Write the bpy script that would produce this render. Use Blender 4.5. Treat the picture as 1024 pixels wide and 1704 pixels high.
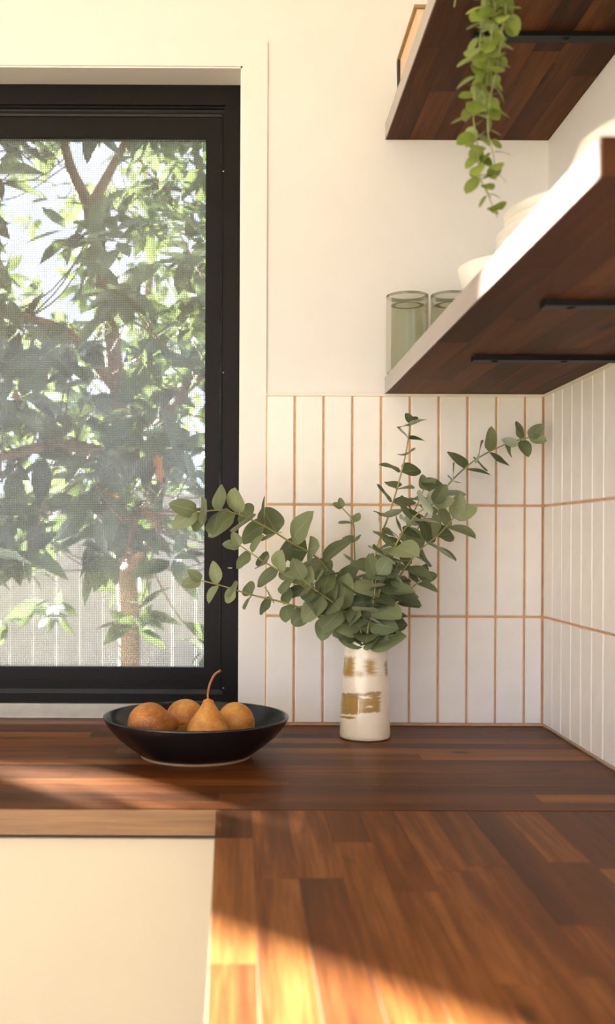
import bpy, math, random
from mathutils import Vector, Matrix, Euler

R = random.Random(7)
PI = math.pi
scene = bpy.context.scene
col = scene.collection
for o in list(bpy.data.objects):
    bpy.data.objects.remove(o)

# ------------------------------------------------------------------ camera
D = 1.96            # camera to back wall
S = 0.0011          # metres per photo pixel on the back wall
F = D / S           # focal length in photo pixels
VX, VY = 402.0, 896.0
CZ = 0.34           # camera height over the worktop
ROLL = math.radians(0.25)
cam = bpy.data.cameras.new('camera')
cam.sensor_fit = 'VERTICAL'
cam.sensor_height = 36.0
cam.sensor_width = 36.0 * 1024 / 1704
cam.lens = 36.0 * F / 1704
cam.shift_x = (512 - VX) / 1704
cam.shift_y = (VY - 852) / 1704
cam.clip_start = 0.02
cam.dof.use_dof = True
cam.dof.focus_distance = 1.80
cam.dof.aperture_fstop = 4.5
camo = bpy.data.objects.new('camera', cam)
col.objects.link(camo)
camo.matrix_world = Matrix.Translation((0, -D, CZ)) @ Matrix.Rotation(PI / 2, 4, 'X') @ Matrix.Rotation(ROLL, 4, 'Z')
scene.camera = camo

def P(px, py, d):
    """photo pixel at distance d from the camera -> world point"""
    dx, dy = px - VX, py - VY
    c, s = math.cos(ROLL), math.sin(ROLL)
    ux, uy = dx * c + dy * s, -dx * s + dy * c
    return Vector((ux * d / F, d - D, CZ - uy * d / F))

# ------------------------------------------------------------------ world, sun, exposure
w = bpy.data.worlds.new('world')
scene.world = w
w.use_nodes = True
bg = w.node_tree.nodes['Background']
bg.inputs[0].default_value = (0.85, 0.94, 1.25, 1)
bg.inputs[1].default_value = 2.6
SUN_E = math.radians(13.5)
SUN = Vector((1, -1, -math.sqrt(2) * math.tan(SUN_E))).normalized()
sl = bpy.data.lights.new('sun', 'SUN')
sl.energy = 190.0
sl.angle = math.radians(0.9)
sl.color = (1.0, 0.96, 0.92)
so = bpy.data.objects.new('sun', sl)
col.objects.link(so)
so.location = (-4, 4, 4)
so.rotation_euler = SUN.to_track_quat('-Z', 'Y').to_euler()

def portal(loc, rot, sx, sy):
    l = bpy.data.lights.new('portal', 'AREA')
    l.shape = 'RECTANGLE'; l.size = sx; l.size_y = sy
    l.cycles.is_portal = True
    o = bpy.data.objects.new('portal', l); col.objects.link(o)
    o.location = loc; o.rotation_euler = rot
portal((-1.0, -4.33, 0.35), (PI / 2, 0, 0), 2.8, 2.3)
portal((-2.73, -2.9, 0.35), (PI / 2, 0, -PI / 2), 2.1, 2.3)

vs = scene.view_settings
vs.view_transform = 'Standard'
vs.look = 'None'
vs.exposure = 0.37
vs.gamma = 1.0
vs.use_curve_mapping = False
scene.cycles.use_denoising = True
scene.cycles.max_bounces = 10
scene.cycles.diffuse_bounces = 6
scene.cycles.transparent_max_bounces = 16
scene.cycles.sample_clamp_indirect = 6.0
scene.cycles.caustics_reflective = False
scene.cycles.caustics_refractive = False

# ------------------------------------------------------------------ material helpers
def lin(c):
    def f(v):
        v /= 255.0
        return v / 12.92 if v <= 0.04045 else ((v + 0.055) / 1.055) ** 2.4
    return (f(c[0]), f(c[1]), f(c[2]), 1)

class G:
    def __init__(s, name):
        s.m = bpy.data.materials.new(name)
        s.m.use_nodes = True
        s.t = s.m.node_tree
        s.b = s.t.nodes['Principled BSDF']
        s.out = s.t.nodes['Material Output']
    def n(s, kind, **kw):
        nd = s.t.nodes.new('ShaderNode' + kind)
        for k, v in kw.items():
            setattr(nd, k, v)
        return nd
    def l(s, a, b):
        s.t.links.new(a, b)
    def val(s, sock, v):
        if hasattr(v, 'is_linked') or hasattr(v, 'links'):
            s.l(v, sock)
        else:
            sock.default_value = v
    def math(s, op, a, b=0.0, c=0.0):
        nd = s.n('Math', operation=op)
        s.val(nd.inputs[0], a); s.val(nd.inputs[1], b); s.val(nd.inputs[2], c)
        return nd.outputs[0]
    def mix(s, fac, a, b, bt='MIX'):
        nd = s.n('Mix', data_type='RGBA', blend_type=bt)
        s.val(nd.inputs[0], fac); s.val(nd.inputs[6], a); s.val(nd.inputs[7], b)
        return nd.outputs[2]
    def ramp(s, fac, stops):
        nd = s.n('ValToRGB')
        s.val(nd.inputs[0], fac)
        e = nd.color_ramp.elements
        while len(e) < len(stops):
            e.new(0.5)
        for i, (p, c) in enumerate(stops):
            e[i].position = p; e[i].color = c
        return nd.outputs[0]
    def noise(s, vec, scale, detail=3, rough=0.5, dist=0.0):
        nd = s.n('TexNoise')
        if vec is not None:
            s.l(vec, nd.inputs['Vector'])
        nd.inputs['Scale'].default_value = scale
        nd.inputs['Detail'].default_value = detail
        nd.inputs['Roughness'].default_value = rough
        nd.inputs['Distortion'].default_value = dist
        return nd.outputs[0]
    def obj(s):
        return s.n('TexCoord').outputs['Object']
    def bump(s, h, strength, dist=0.001):
        nd = s.n('Bump')
        nd.inputs['Strength'].default_value = strength
        nd.inputs['Distance'].default_value = dist
        s.l(h, nd.inputs['Height'])
        s.l(nd.outputs[0], s.b.inputs['Normal'])
    def set(s, **kw):
        for k, v in kw.items():
            s.val(s.b.inputs[k.replace('_', ' ')], v)
        return s

def plain(name, c, rough=0.5, var=0.06, scale=30, bump=0.0, **kw):
    g = G(name)
    o = g.obj()
    nz = g.noise(o, scale, 4)
    c = lin(c)
    dk = tuple(v * (1 - var) for v in c[:3]) + (1,)
    lt = tuple(min(1, v * (1 + var)) for v in c[:3]) + (1,)
    g.set(Base_Color=g.ramp(nz, [(0.3, dk), (0.7, lt)]), Roughness=rough, **kw)
    if bump:
        g.bump(g.noise(o, scale * 4, 5), bump)
    return g.m

def wood(name, c_dark, c_mid, c_light, rough, spread, coat=0.0, crough=0.2, spec=0.5):
    g = G(name)
    oi = g.n('ObjectInfo')
    rnd = oi.outputs['Random']
    off = g.n('CombineXYZ')
    g.l(g.math('MULTIPLY', rnd, 37.0), off.inputs[0])
    g.l(g.math('MULTIPLY', rnd, 91.0), off.inputs[1])
    add = g.n('VectorMath', operation='ADD')
    g.l(g.obj(), add.inputs[0]); g.l(off.outputs[0], add.inputs[1])
    mp = g.n('Mapping')
    mp.inputs['Scale'].default_value = (1.0, 16.0, 16.0)
    g.l(add.outputs[0], mp.inputs[0])
    v = mp.outputs[0]
    big = g.noise(v, 2.4, 4, 0.6, 0.5)
    mp2 = g.n('Mapping'); mp2.inputs['Scale'].default_value = (2.0, 60.0, 60.0)
    g.l(add.outputs[0], mp2.inputs[0])
    fine = g.noise(mp2.outputs[0], 5.0, 5, 0.65, 0.3)
    grain = g.math('ADD', g.math('MULTIPLY', big, 0.55), g.math('MULTIPLY', fine, 0.45))
    tone = g.math('ADD', grain, g.math('MULTIPLY', g.math('SUBTRACT', rnd, 0.5), spread))
    c = g.ramp(tone, [(0.22, lin(c_dark)), (0.5, lin(c_mid)), (0.80, lin(c_light))])
    mp3 = g.n('Mapping'); mp3.inputs['Scale'].default_value = (1.0, 2.2, 2.2)
    g.l(add.outputs[0], mp3.inputs[0])
    knot = g.noise(mp3.outputs[0], 9.0, 1, 0.4, 0.3)
    kf = g.n('MapRange'); g.l(knot, kf.inputs[0]); kf.inputs[1].default_value = .73; kf.inputs[2].default_value = .80
    c = g.mix(g.math('MULTIPLY', kf.outputs[0], .75), c, lin([v * .6 for v in c_dark]))
    g.set(Base_Color=c, Roughness=g.math('ADD', rough - 0.06, g.math('MULTIPLY', fine, 0.14)))
    g.b.inputs['Coat Weight'].default_value = coat
    g.b.inputs['Specular IOR Level'].default_value = spec
    g.b.inputs['Coat Roughness'].default_value = crough
    g.bump(fine, 0.12, 0.0006)
    return g.m

def leafmat(name, c_dark, c_light, c_under, trans, rough=0.45, island=False, vein=0.25):
    g = G(name)
    oi = g.n('ObjectInfo').outputs['Random']
    rnd = oi
    if island:
        isl = g.n('NewGeometry').outputs['Random Per Island']
        rnd = g.math('FRACT', g.math('ADD', oi, isl))
    uv = g.n('UVMap'); uv.uv_map = 'UVMap'
    sp = g.n('SeparateXYZ'); g.l(uv.outputs[0], sp.inputs[0])
    mid = g.math('ABSOLUTE', g.math('SUBTRACT', sp.outputs[0], 0.5))
    ribv = g.math('LESS_THAN', mid, 0.025)
    base = g.ramp(rnd, [(0.0, lin(c_dark)), (0.75, lin(c_light)), (1.0, lin([min(255, v * 1.2) for v in c_light]))])
    nz = g.noise(uv.outputs[0], 6.0, 3)
    base = g.mix(g.math('MULTIPLY', nz, 0.35), base, lin(c_dark))
    base = g.mix(g.math('MULTIPLY', ribv, vein), base, lin([min(255, v * 1.35) for v in c_light]))
    back = g.n('NewGeometry').outputs['Backfacing']
    c = g.mix(back, base, lin(c_under))
    g.set(Base_Color=c, Roughness=rough)
    g.b.inputs['Specular IOR Level'].default_value = 0.35
    tr = g.n('BsdfTranslucent')
    tc = g.mix(0.35, c, lin((150, 170, 70)))
    g.l(tc, tr.inputs[0])
    mx = g.n('MixShader')
    mx.inputs[0].default_value = trans
    g.l(g.b.outputs[0], mx.inputs[1]); g.l(tr.outputs[0], mx.inputs[2])
    g.l(mx.outputs[0], g.out.inputs[0])
    return g.m

M = {}
M['wall'] = plain('wall_paint', (226, 222, 218), 0.75, 0.015, 14, 0.10)
M['trim'] = plain('trim_paint', (227, 223, 218), 0.5, 0.01, 20)
M['tile'] = plain('tile_glaze', (238, 233, 225), 0.42, 0.03, 22, 0.10)
M['grout'] = plain('grout_terracotta', (206, 160, 120), 0.9, 0.12, 60, 0.3)
M['caulk'] = plain('caulk', (232, 224, 210), 0.6, 0.02)
M['wood'] = wood('acacia_worktop', (36, 17, 6), (90, 49, 20), (150, 97, 50), 0.40, 0.30, 0.0, 0.15, 0.10)
M['lit_front'] = wood('acacia_lit_front', (78, 50, 26), (120, 84, 46), (150, 108, 64), 0.4, 0.2, 0.1)  # worktop wood made paler: room light on its front edge put into the colour
M['shelfwood'] = wood('acacia_shelf', (30, 15, 6), (72, 40, 18), (114, 68, 34), 0.55, 0.26, 0.0, 0.13, 0.09)
M['edge'] = wood('acacia_edge', (44, 24, 13), (90, 54, 32), (120, 78, 48), 0.30, 0.1, 1.0, 0.12)
M['cab'] = plain('cabinet_cream', (203, 190, 163), 0.55, 0.01, 10)
M['bronze'] = plain('bronze_aluminium', (20, 16, 13), 0.42, 0.10, 80, 0.05, Specular_IOR_Level=0.14)
M['darkgap'] = plain('track_black', (24, 20, 16), 0.6)
M['silver'] = plain('sill_aluminium', (176, 168, 150), 0.42, 0.08, 40, 0.0, Metallic=0.6)
M['black'] = plain('bracket_black', (12, 11, 10), 0.5, 0.1, Specular_IOR_Level=0.2)
M['screwm'] = plain('screw_steel', (150, 145, 135), 0.35, 0.05, 30, 0, Metallic=0.9)
M['bowl'] = plain('black_ceramic', (18, 18, 20), 0.22, 0.12, 50, 0.04)
M['raw'] = plain('raw_clay', (176, 142, 106), 0.8)
M['white'] = plain('white_ceramic', (240, 234, 226), 0.3, 0.01)
M['floor'] = plain('floor_boards', (176, 164, 148), 0.45, 0.1, 4)
M['ceil'] = plain('ceiling_paint', (246, 240, 228), 0.8, 0.01)
M['ground'] = plain('garden_ground', (128, 122, 96), 0.9, 0.3, 3, 0.3)
M['fence'] = plain('fence_grey', (190, 182, 180), 0.8, 0.12, 9)
M['screen'] = plain('screen_wire', (132, 132, 130), 0.55, 0.05)
M['bark'] = plain('bark', (104, 84, 70), 0.85, 0.25, 18, 0.5)
M['stem'] = plain('eucalyptus_stem', (150, 144, 84), 0.5, 0.15, 40)
M['vinestem'] = plain('vine_stem', (150, 150, 104), 0.5, 0.1)
M['pages'] = plain('book_pages', (228, 196, 164), 0.85, 0.06, 120)
M['cover'] = plain('book_cover', (158, 124, 78), 0.6, 0.06)
M['spine'] = plain('book_spine', (26, 22, 20), 0.6)
M['potclay'] = plain('pot_white', (226, 218, 204), 0.5)
M['soil'] = plain('soil', (52, 38, 28), 0.95, 0.3, 60, 0.5)
M['euc'] = leafmat('eucalyptus_leaf', (88, 98, 68), (130, 138, 102), (174, 184, 164), 0.20, 0.5)
M['vine'] = leafmat('vine_leaf', (96, 112, 42), (138, 152, 72), (140, 154, 88), 0.28, 0.4, vein=0.1)
M['tree'] = leafmat('tree_leaf', (44, 58, 50), (86, 101, 84), (108, 120, 108), 0.18, 0.35, True)
M['treered'] = leafmat('tree_leaf_old', (150, 84, 60), (176, 104, 76), (170, 120, 96), 0.3, 0.5)
M['treefar'] = leafmat('far_leaf', (62, 80, 46), (104, 122, 74), (104, 118, 84), 0.25, 0.5, True)

g = G('pane_glass')
tr = g.n('BsdfTransparent'); tr.inputs[0].default_value = (0.93, 0.95, 0.92, 1)
gl = g.n('BsdfGlossy'); gl.inputs['Roughness'].default_value = 0.02
mx = g.n('MixShader'); mx.inputs[0].default_value = 0.05
g.l(tr.outputs[0], mx.inputs[1]); g.l(gl.outputs[0], mx.inputs[2]); g.l(mx.outputs[0], g.out.inputs[0])
M['pane'] = g.m

g = G('smoky_glass')
tr = g.n('BsdfTransparent'); tr.inputs[0].default_value = (0.80, 0.81, 0.73, 1)
gl = g.n('BsdfGlossy'); gl.inputs['Roughness'].default_value = 0.04
lw = g.n('LayerWeight'); lw.inputs[0].default_value = 0.22
rim = g.n('BsdfTransparent'); rim.inputs[0].default_value = (0.62, 0.63, 0.54, 1)
m0 = g.n('MixShader'); g.l(g.math('POWER', lw.outputs[1], 2.5), m0.inputs[0])
g.l(tr.outputs[0], m0.inputs[1]); g.l(rim.outputs[0], m0.inputs[2])
mx = g.n('MixShader'); g.l(g.math('MULTIPLY', lw.outputs[0], 0.5), mx.inputs[0])
g.l(m0.outputs[0], mx.inputs[1]); g.l(gl.outputs[0], mx.inputs[2]); g.l(mx.outputs[0], g.out.inputs[0])
M['smoky'] = g.m
g = G('clear_inner_glass')
tr = g.n('BsdfTransparent'); tr.inputs[0].default_value = (0.965, 0.97, 0.95, 1)
gl = g.n('BsdfGlossy'); gl.inputs['Roughness'].default_value = 0.05
mx = g.n('MixShader'); mx.inputs[0].default_value = 0.06
g.l(tr.outputs[0], mx.inputs[1]); g.l(gl.outputs[0], mx.inputs[2]); g.l(mx.outputs[0], g.out.inputs[0])
M['innerglass'] = g.m
g = G('glass_rim')
tr = g.n('BsdfTransparent'); tr.inputs[0].default_value = (0.42, 0.42, 0.35, 1)
gl = g.n('BsdfGlossy'); gl.inputs['Roughness'].default_value = 0.05
mx = g.n('MixShader'); mx.inputs[0].default_value = 0.12
g.l(tr.outputs[0], mx.inputs[1]); g.l(gl.outputs[0], mx.inputs[2]); g.l(mx.outputs[0], g.out.inputs[0])
M['glassrim'] = g.m

g = G('pear_skin')
o = g.obj()
sp = g.n('SeparateXYZ'); g.l(o, sp.inputs[0])
nz = g.noise(o, 38, 5, 0.6)
spk = g.noise(o, 420, 2, 0.5)
rnd = g.n('ObjectInfo').outputs['Random']
cc = g.ramp(g.math('ADD', nz, g.math('MULTIPLY', g.math('SUBTRACT', rnd, .5), .25)), [(0.3, lin((136, 78, 30))), (0.5, lin((176, 112, 46))), (0.72, lin((204, 150, 72)))])
cc = g.mix(g.math('MULTIPLY', g.math('GREATER_THAN', spk, 0.62), 0.35), cc, lin((222, 184, 116)))
g.set(Base_Color=cc, Roughness=0.5)
g.b.inputs['Subsurface Weight'].default_value = 0.06
g.b.inputs['Subsurface Radius'].default_value = (0.01, 0.004, 0.002)
g.bump(spk, 0.08)
M['pear'] = g.m
M['pearstem'] = plain('pear_stem', (150, 96, 46), 0.7, 0.2, 60)

# vase: cream glaze with mustard brush marks painted round the body
g = G('vase_glaze')
o = g.obj()
sp = g.n('SeparateXYZ'); g.l(o, sp.inputs[0])
u = g.math('ARCTAN2', sp.outputs[0], g.math('MULTIPLY', sp.outputs[1], -1.0))
z = sp.outputs[2]
mpn = g.n('Mapping'); mpn.inputs['Scale'].default_value = (14, 14, 420)
g.l(o, mpn.inputs[0])
streak = g.noise(mpn.outputs[0], 1.0, 3, 0.6, 0.4)
blot = g.noise(o, 55, 3, 0.6)
def rng(v, a, b, soft):
    nd = g.n('MapRange', interpolation_type='SMOOTHSTEP'); g.val(nd.inputs[0], v)
    nd.inputs[1].default_value = a - soft; nd.inputs[2].default_value = a + soft
    n2 = g.n('MapRange', interpolation_type='SMOOTHSTEP'); g.val(n2.inputs[0], v)
    n2.inputs[1].default_value = b - soft; n2.inputs[2].default_value = b + soft
    n2.inputs[3].default_value = 1; n2.inputs[4].default_value = 0
    return g.math('MULTIPLY', nd.outputs[0], n2.outputs[0])
uj = g.math('ADD', u, g.math('MULTIPLY', g.math('SUBTRACT', streak, 0.5), 0.55))
zj = g.math('ADD', z, g.math('MULTIPLY', g.math('SUBTRACT', blot, 0.5), 0.010))
zt = g.math('SUBTRACT', zj, g.math('MULTIPLY', u, 0.0045))    # stroke climbs to the right
def patch(u0, u1, z0, z1, su, sz, zz):
    return g.math('MULTIPLY', rng(uj, u0, u1, su), rng(zz, z0, z1, sz))
marks = patch(-1.62, 0.55, 0.049, 0.083, 0.10, 0.0016, zt)
for (a_, b_, c_, d_, su, sz) in ((-1.6, -0.55, 0.0415, 0.0455, .08, .0006), (-1.45, -0.62, 0.108, 0.141, .14, .004),
                                 (-0.10, 0.36, 0.112, 0.139, .22, .005), (0.95, 1.5, 0.108, 0.132, .1, .004),
                                 (-0.55, -0.2, 0.110, 0.118, .2, .004)):
    marks = g.math('MAXIMUM', marks, patch(a_, b_, c_, d_, su, sz, zj if a_ != -1.6 else zt))
hole = g.math('MAXIMUM', patch(-0.32, 0.10, 0.0735, 0.0785, .08, .001, zj), patch(-0.05, 0.2, 0.0585, 0.0615, .06, .001, zj))
marks = g.math('MULTIPLY', marks, g.math('SUBTRACT', 1.0, hole))
dens = g.math('MULTIPLY', marks, g.math('ADD', 0.55, g.math('MULTIPLY', streak, 0.8)))
dens = g.math('MINIMUM', dens, 1.0)
cream = g.ramp(blot, [(0.3, lin((232, 218, 192))), (0.7, lin((240, 228, 206)))])
mus = g.ramp(streak, [(0.35, lin((128, 92, 28))), (0.65, lin((178, 142, 66)))])
g.set(Base_Color=g.mix(dens, cream, mus), Roughness=0.16)
g.b.inputs['Coat Weight'].default_value = 0.4
g.bump(streak, 0.05)
M['vase'] = g.m

# ------------------------------------------------------------------ mesh helpers
def mk(name, verts, faces, mat, parent=None, smooth=False, uvs=None):
    me = bpy.data.meshes.new(name)
    me.from_pydata([tuple(v) for v in verts], [], faces)
    if uvs is not None:
        ul = me.uv_layers.new(name='UVMap')
        for lp in me.loops:
            ul.data[lp.index].uv = uvs[lp.vertex_index]
    me.update()
    if smooth:
        me.shade_smooth()
    me.materials.append(M[mat])
    return link(name, me, parent)

def link(name, me, parent=None, loc=None):
    o = bpy.data.objects.new(name, me)
    col.objects.link(o)
    if parent is not None:
        o.parent = parent
    if loc is not None:
        o.location = loc
    return o

def tag(o, label, cat, group=None):
    o['label'] = label; o['category'] = cat
    if group:
        o['group'] = group
    return o

def struct(o):
    o['kind'] = 'structure'
    return o

def empty(name, loc):
    o = bpy.data.objects.new(name, None)
    col.objects.link(o)
    o.location = loc
    o.empty_display_size = 0.02
    return o

def boxes(lst):
    """list of (x0,x1,y0,y1,z0,z1) -> verts, faces"""
    vs_, fs = [], []
    for (x0, x1, y0, y1, z0, z1) in lst:
        b = len(vs_)
        vs_ += [(x0, y0, z0), (x1, y0, z0), (x1, y1, z0), (x0, y1, z0), (x0, y0, z1), (x1, y0, z1), (x1, y1, z1), (x0, y1, z1)]
        fs += [tuple(b + i for i in f) for f in ((0, 3, 2, 1), (4, 5, 6, 7), (0, 1, 5, 4), (1, 2, 6, 5), (2, 3, 7, 6), (3, 0, 4, 7))]
    return vs_, fs

def box(name, b, mat, parent=None, off=(0, 0, 0)):
    x0, x1, y0, y1, z0, z1 = b
    v, f = boxes([(x0 - off[0], x1 - off[0], y0 - off[1], y1 - off[1], z0 - off[2], z1 - off[2])])
    return mk(name, v, f, mat, parent)

def bev_mesh(name, sx, sy, sz, bev, mat):
    """chamfered box centred on the origin: 24 verts, octants joined"""
    hx, hy, hz = sx / 2, sy / 2, sz / 2
    b = min(bev, hx * .9, hy * .9, hz * .9)
    v, idx = [], {}
    for sxn in (-1, 1):
        for syn in (-1, 1):
            for szn in (-1, 1):
                for ax in range(3):
                    p = [hx - b, hy - b, hz - b]
                    p[ax] = (hx, hy, hz)[ax]
                    idx[(sxn, syn, szn, ax)] = len(v)
                    v.append((p[0] * sxn, p[1] * syn, p[2] * szn))
    f = []
    def quad(a, b_, c, d):
        pts = [Vector(v[i]) for i in (a, b_, c, d)]
        n = (pts[1] - pts[0]).cross(pts[2] - pts[0])
        ctr = sum(pts, Vector()) / 4
        f.append((a, b_, c, d) if n.dot(ctr) > 0 else (d, c, b_, a))
    for ax in range(3):
        o1, o2 = [i for i in range(3) if i != ax]
        for s in (-1, 1):
            q = []
            for (a, b_) in ((-1, -1), (1, -1), (1, 1), (-1, 1)):
                k = [0, 0, 0]; k[ax] = s; k[o1] = a; k[o2] = b_
                q.append(idx[(k[0], k[1], k[2], ax)])
            quad(*q)
        # edges parallel to ax
        for a in (-1, 1):
            for b_ in (-1, 1):
                q = []
                for (s, axx) in ((-1, o1), (1, o1), (1, o2), (-1, o2)):
                    k = [0, 0, 0]; k[ax] = s; k[o1] = a; k[o2] = b_
                    q.append(idx[(k[0], k[1], k[2], axx)])
                quad(*q)
    for a in (-1, 1):
        for b_ in (-1, 1):
            for c in (-1, 1):
                t = [idx[(a, b_, c, i)] for i in range(3)]
                pts = [Vector(v[i]) for i in t]
                n = (pts[1] - pts[0]).cross(pts[2] - pts[0])
                f.append(tuple(t) if n.dot(sum(pts, Vector())) > 0 else tuple(reversed(t)))
    me = bpy.data.meshes.new(name)
    me.from_pydata(v, [], f)
    me.update()
    me.materials.append(M[mat])
    return me

def lathe(profile, n=48, wob=None):
    v, f = [], []
    for i, (r, z) in enumerate(profile):
        for k in range(n):
            a = 2 * PI * k / n
            rr = r * (wob(a, z) if wob else 1)
            v.append((rr * math.cos(a), rr * math.sin(a), z))
    for i in range(len(profile) - 1):
        for k in range(n):
            k2 = (k + 1) % n
            f.append((i * n + k, i * n + k2, (i + 1) * n + k2, (i + 1) * n + k))
    return v, f

def smooth_curve(pts, n):
    """Catmull-Rom through pts"""
    pts = [Vector(p) for p in pts]
    q = [2 * pts[0] - pts[1]] + pts + [2 * pts[-1] - pts[-2]]
    out = []
    for i in range(1, len(q) - 2):
        for k in range(n):
            t = k / n
            a, b, c, d = q[i - 1], q[i], q[i + 1], q[i + 2]
            out.append(0.5 * ((2 * b) + (c - a) * t + (2 * a - 5 * b + 4 * c - d) * t * t + (3 * b - a - 3 * c + d) * t ** 3))
    out.append(pts[-1])
    return out

def tube(pts, r0, r1, n=6):
    v, f = [], []
    N = len(pts)
    for i, p in enumerate(pts):
        t = (pts[min(i + 1, N - 1)] - pts[max(i - 1, 0)]).normalized()
        up = Vector((0.13, 1, 0.07)) if abs(t.y) < 0.9 else Vector((1, 0, 0))
        a = t.cross(up).normalized(); b = t.cross(a)
        r = r0 + (r1 - r0) * i / (N - 1)
        for k in range(n):
            an = 2 * PI * k / n
            v.append(p + (a * math.cos(an) + b * math.sin(an)) * r)
    for i in range(N - 1):
        for k in range(n):
            k2 = (k + 1) % n
            f.append((i * n + k, i * n + k2, (i + 1) * n + k2, (i + 1) * n + k))
    f.append(tuple(range(n - 1, -1, -1)))
    f.append(tuple((N - 1) * n + k for k in range(n)))
    return v, f

def leaf_geo(shape, bend, fold, rows=7, wave=0.0):
    """unit leaf: grows along +Y from the origin, normal +Z, length 1; shape(t)=half width"""
    v, f, uv = [], [], []
    for i in range(rows + 1):
        t = i / rows
        hw = shape(t)
        y = t; zc = -bend * t * t
        for k in (-1, -0.5, 0, 0.5, 1):
            zz = zc + fold * abs(k) * hw + wave * math.sin(t * 7 + k * 2.0) * hw
            v.append((k * hw, y, zz)); uv.append((0.5 + k * 0.5, t))
    for i in range(rows):
        for k in range(4):
            a = i * 5 + k
            f.append((a, a + 1, a + 6, a + 5))
    return v, f, uv

def leaf_mesh(name, mat, *a, **k):
    v, f, uv = leaf_geo(*a, **k)
    me = bpy.data.meshes.new(name)
    me.from_pydata(v, [], f)
    ul = me.uv_layers.new(name='UVMap')
    for lp in me.loops:
        ul.data[lp.index].uv = uv[lp.vertex_index]
    me.update(); me.shade_smooth()
    me.materials.append(M[mat])
    return me

def frame_mat(pos, direction, normal, length, width=None):
    y = direction.normalized()
    z = (normal - y * normal.dot(y))
    if z.length < 1e-4:
        z = y.orthogonal()
    z.normalize()
    x = y.cross(z)
    wd = width if width is not None else length
    return Matrix.Translation(pos) @ Matrix((x, y, z)).transposed().to_4x4() @ Matrix.Diagonal((wd, length, length, 1))

def rvec():
    while True:
        v = Vector((R.uniform(-1, 1), R.uniform(-1, 1), R.uniform(-1, 1)))
        if 0.05 < v.length < 1:
            return v.normalized()

# ------------------------------------------------------------------ room shell
XR = 0.559          # right wall plaster face
WX0, WX1 = -2.10, -0.002      # window opening
WZ0, WZ1 = -0.004, 1.2025
ZF, ZC = -0.90, 1.75
XL, YF = -2.60, -4.20
v, f = boxes([(XL - .16, WX0, 0, .18, ZF, ZC), (WX1, XR + .16, 0, .18, ZF, ZC), (WX0, WX1, 0, .18, WZ1, ZC), (WX0, WX1, 0, .18, ZF, -0.04)])
wall_back = struct(mk('wall_back', v, f, 'wall'))
wall_right = struct(box('wall_right', (XR, XR + .16, YF, 0, ZF, ZC), 'wall'))
v, f = boxes([(XL - .16, XL, -1.85, 0, ZF, ZC), (XL - .16, XL, YF, -3.95, ZF, ZC), (XL - .16, XL, -3.95, -1.85, ZF + 2.45, ZC), (XL - .16, XL, -3.95, -1.85, ZF, ZF + .02)])
struct(mk('wall_left', v, f, 'wall'))
v, f = boxes([(XL - .16, -2.45, YF - .16, YF, ZF, ZC), (.45, XR + .16, YF - .16, YF, ZF, ZC), (-2.45, .45, YF - .16, YF, ZF + 2.45, ZC)])
struct(mk('wall_front', v, f, 'wall'))
struct(box('floor', (XL - .16, XR + .16, YF - .16, .18, ZF - .1, ZF), 'floor'))
struct(box('ceiling', (XL - .16, XR + .16, YF - .16, .18, ZC, ZC + .12), 'ceil'))
struct(box('ground', (-40, 40, -40, 40, ZF - .32, ZF - .12), 'ground'))

# window casing
CW = 0.046
tr1 = struct(empty('trim_1', (WX1, 0, WZ1)))
for b in ((WX1, WX1 + CW, -.005, 0, .004, WZ1), (WX0 - CW, WX1 + CW, -.005, 0, WZ1, WZ1 + CW), (WX0 - CW, WX0, -.005, 0, .004, WZ1)):
    box('casing_board', b, 'trim', tr1, (WX1, 0, WZ1))
# white lining of the reveal
lining = struct(empty('trim_2', (WX1, .03, WZ1)))
for b in ((WX1 - .003, WX1, -.002, .18, 0, WZ1), (WX0, WX1, -.002, .18, WZ1 - .003, WZ1), (WX0, WX0 + .003, -.002, .18, 0, WZ1)):
    box('reveal_lining', b, 'trim', lining, (WX1, .03, WZ1))

# ------------------------------------------------------------------ splashback tiles
TZ = (0.0045, 0.1971, 0.2009, 0.4001, 0.4039, 0.6005)
def tile_row(parent, wall, joints):
    cache = {}
    for r in range(3):
        z0, z1 = TZ[r * 2], TZ[r * 2 + 1]
        for i in range(len(joints) - 1):
            a, b = joints[i] + .0019, joints[i + 1] - .0019
            wdt = round(b - a, 4); h = z1 - z0
            key = (wdt, round(h, 4))
            if key not in cache:
                if wall == 'back':
                    cache[key] = bev_mesh('tile', b - a, .0085, h, .0017, 'tile')
                else:
                    cache[key] = bev_mesh('tile', .0085, b - a, h, .0017, 'tile')
            t = link('tile', cache[key], parent)
            j = R.uniform(-.0004, .0004)
            if wall == 'back':
                t.location = ((a + b) / 2, -.00425 + j, (z0 + z1) / 2)
            else:
                t.location = (XR - .00425 + j, (a + b) / 2, (z0 + z1) / 2)
            t.rotation_euler = (R.uniform(-.0015, .0015), R.uniform(-.0012, .0012), R.uniform(-.004, .004))
xj = [.0445 + .0525 * i for i in range(10)] + [XR - .0085]
box('grout', (.044, XR, -.0052, 0, 0, .602), 'grout', wall_back)
tile_row(wall_back, 'back', xj)
yj = [-.0095, -.067] + [-.067 - .0533 * i for i in range(1, 34)]
yj = sorted(yj)
g_ = box('grout', (XR - .0052, XR, yj[0], 0, 0, .602), 'grout', wall_right)
tile_row(wall_right, 'right', yj)
tr3 = struct(empty('trim_3', (.3, -.005, .602)))
box('caulk_strip', (.044, XR, -.010, 0, .6005, .6045), 'caulk', tr3, (.3, -.005, .602))
box('caulk_strip', (XR - .010, XR, -1.85, -.010, .6005, .6045), 'caulk', tr3, (.3, -.005, .602))

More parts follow.
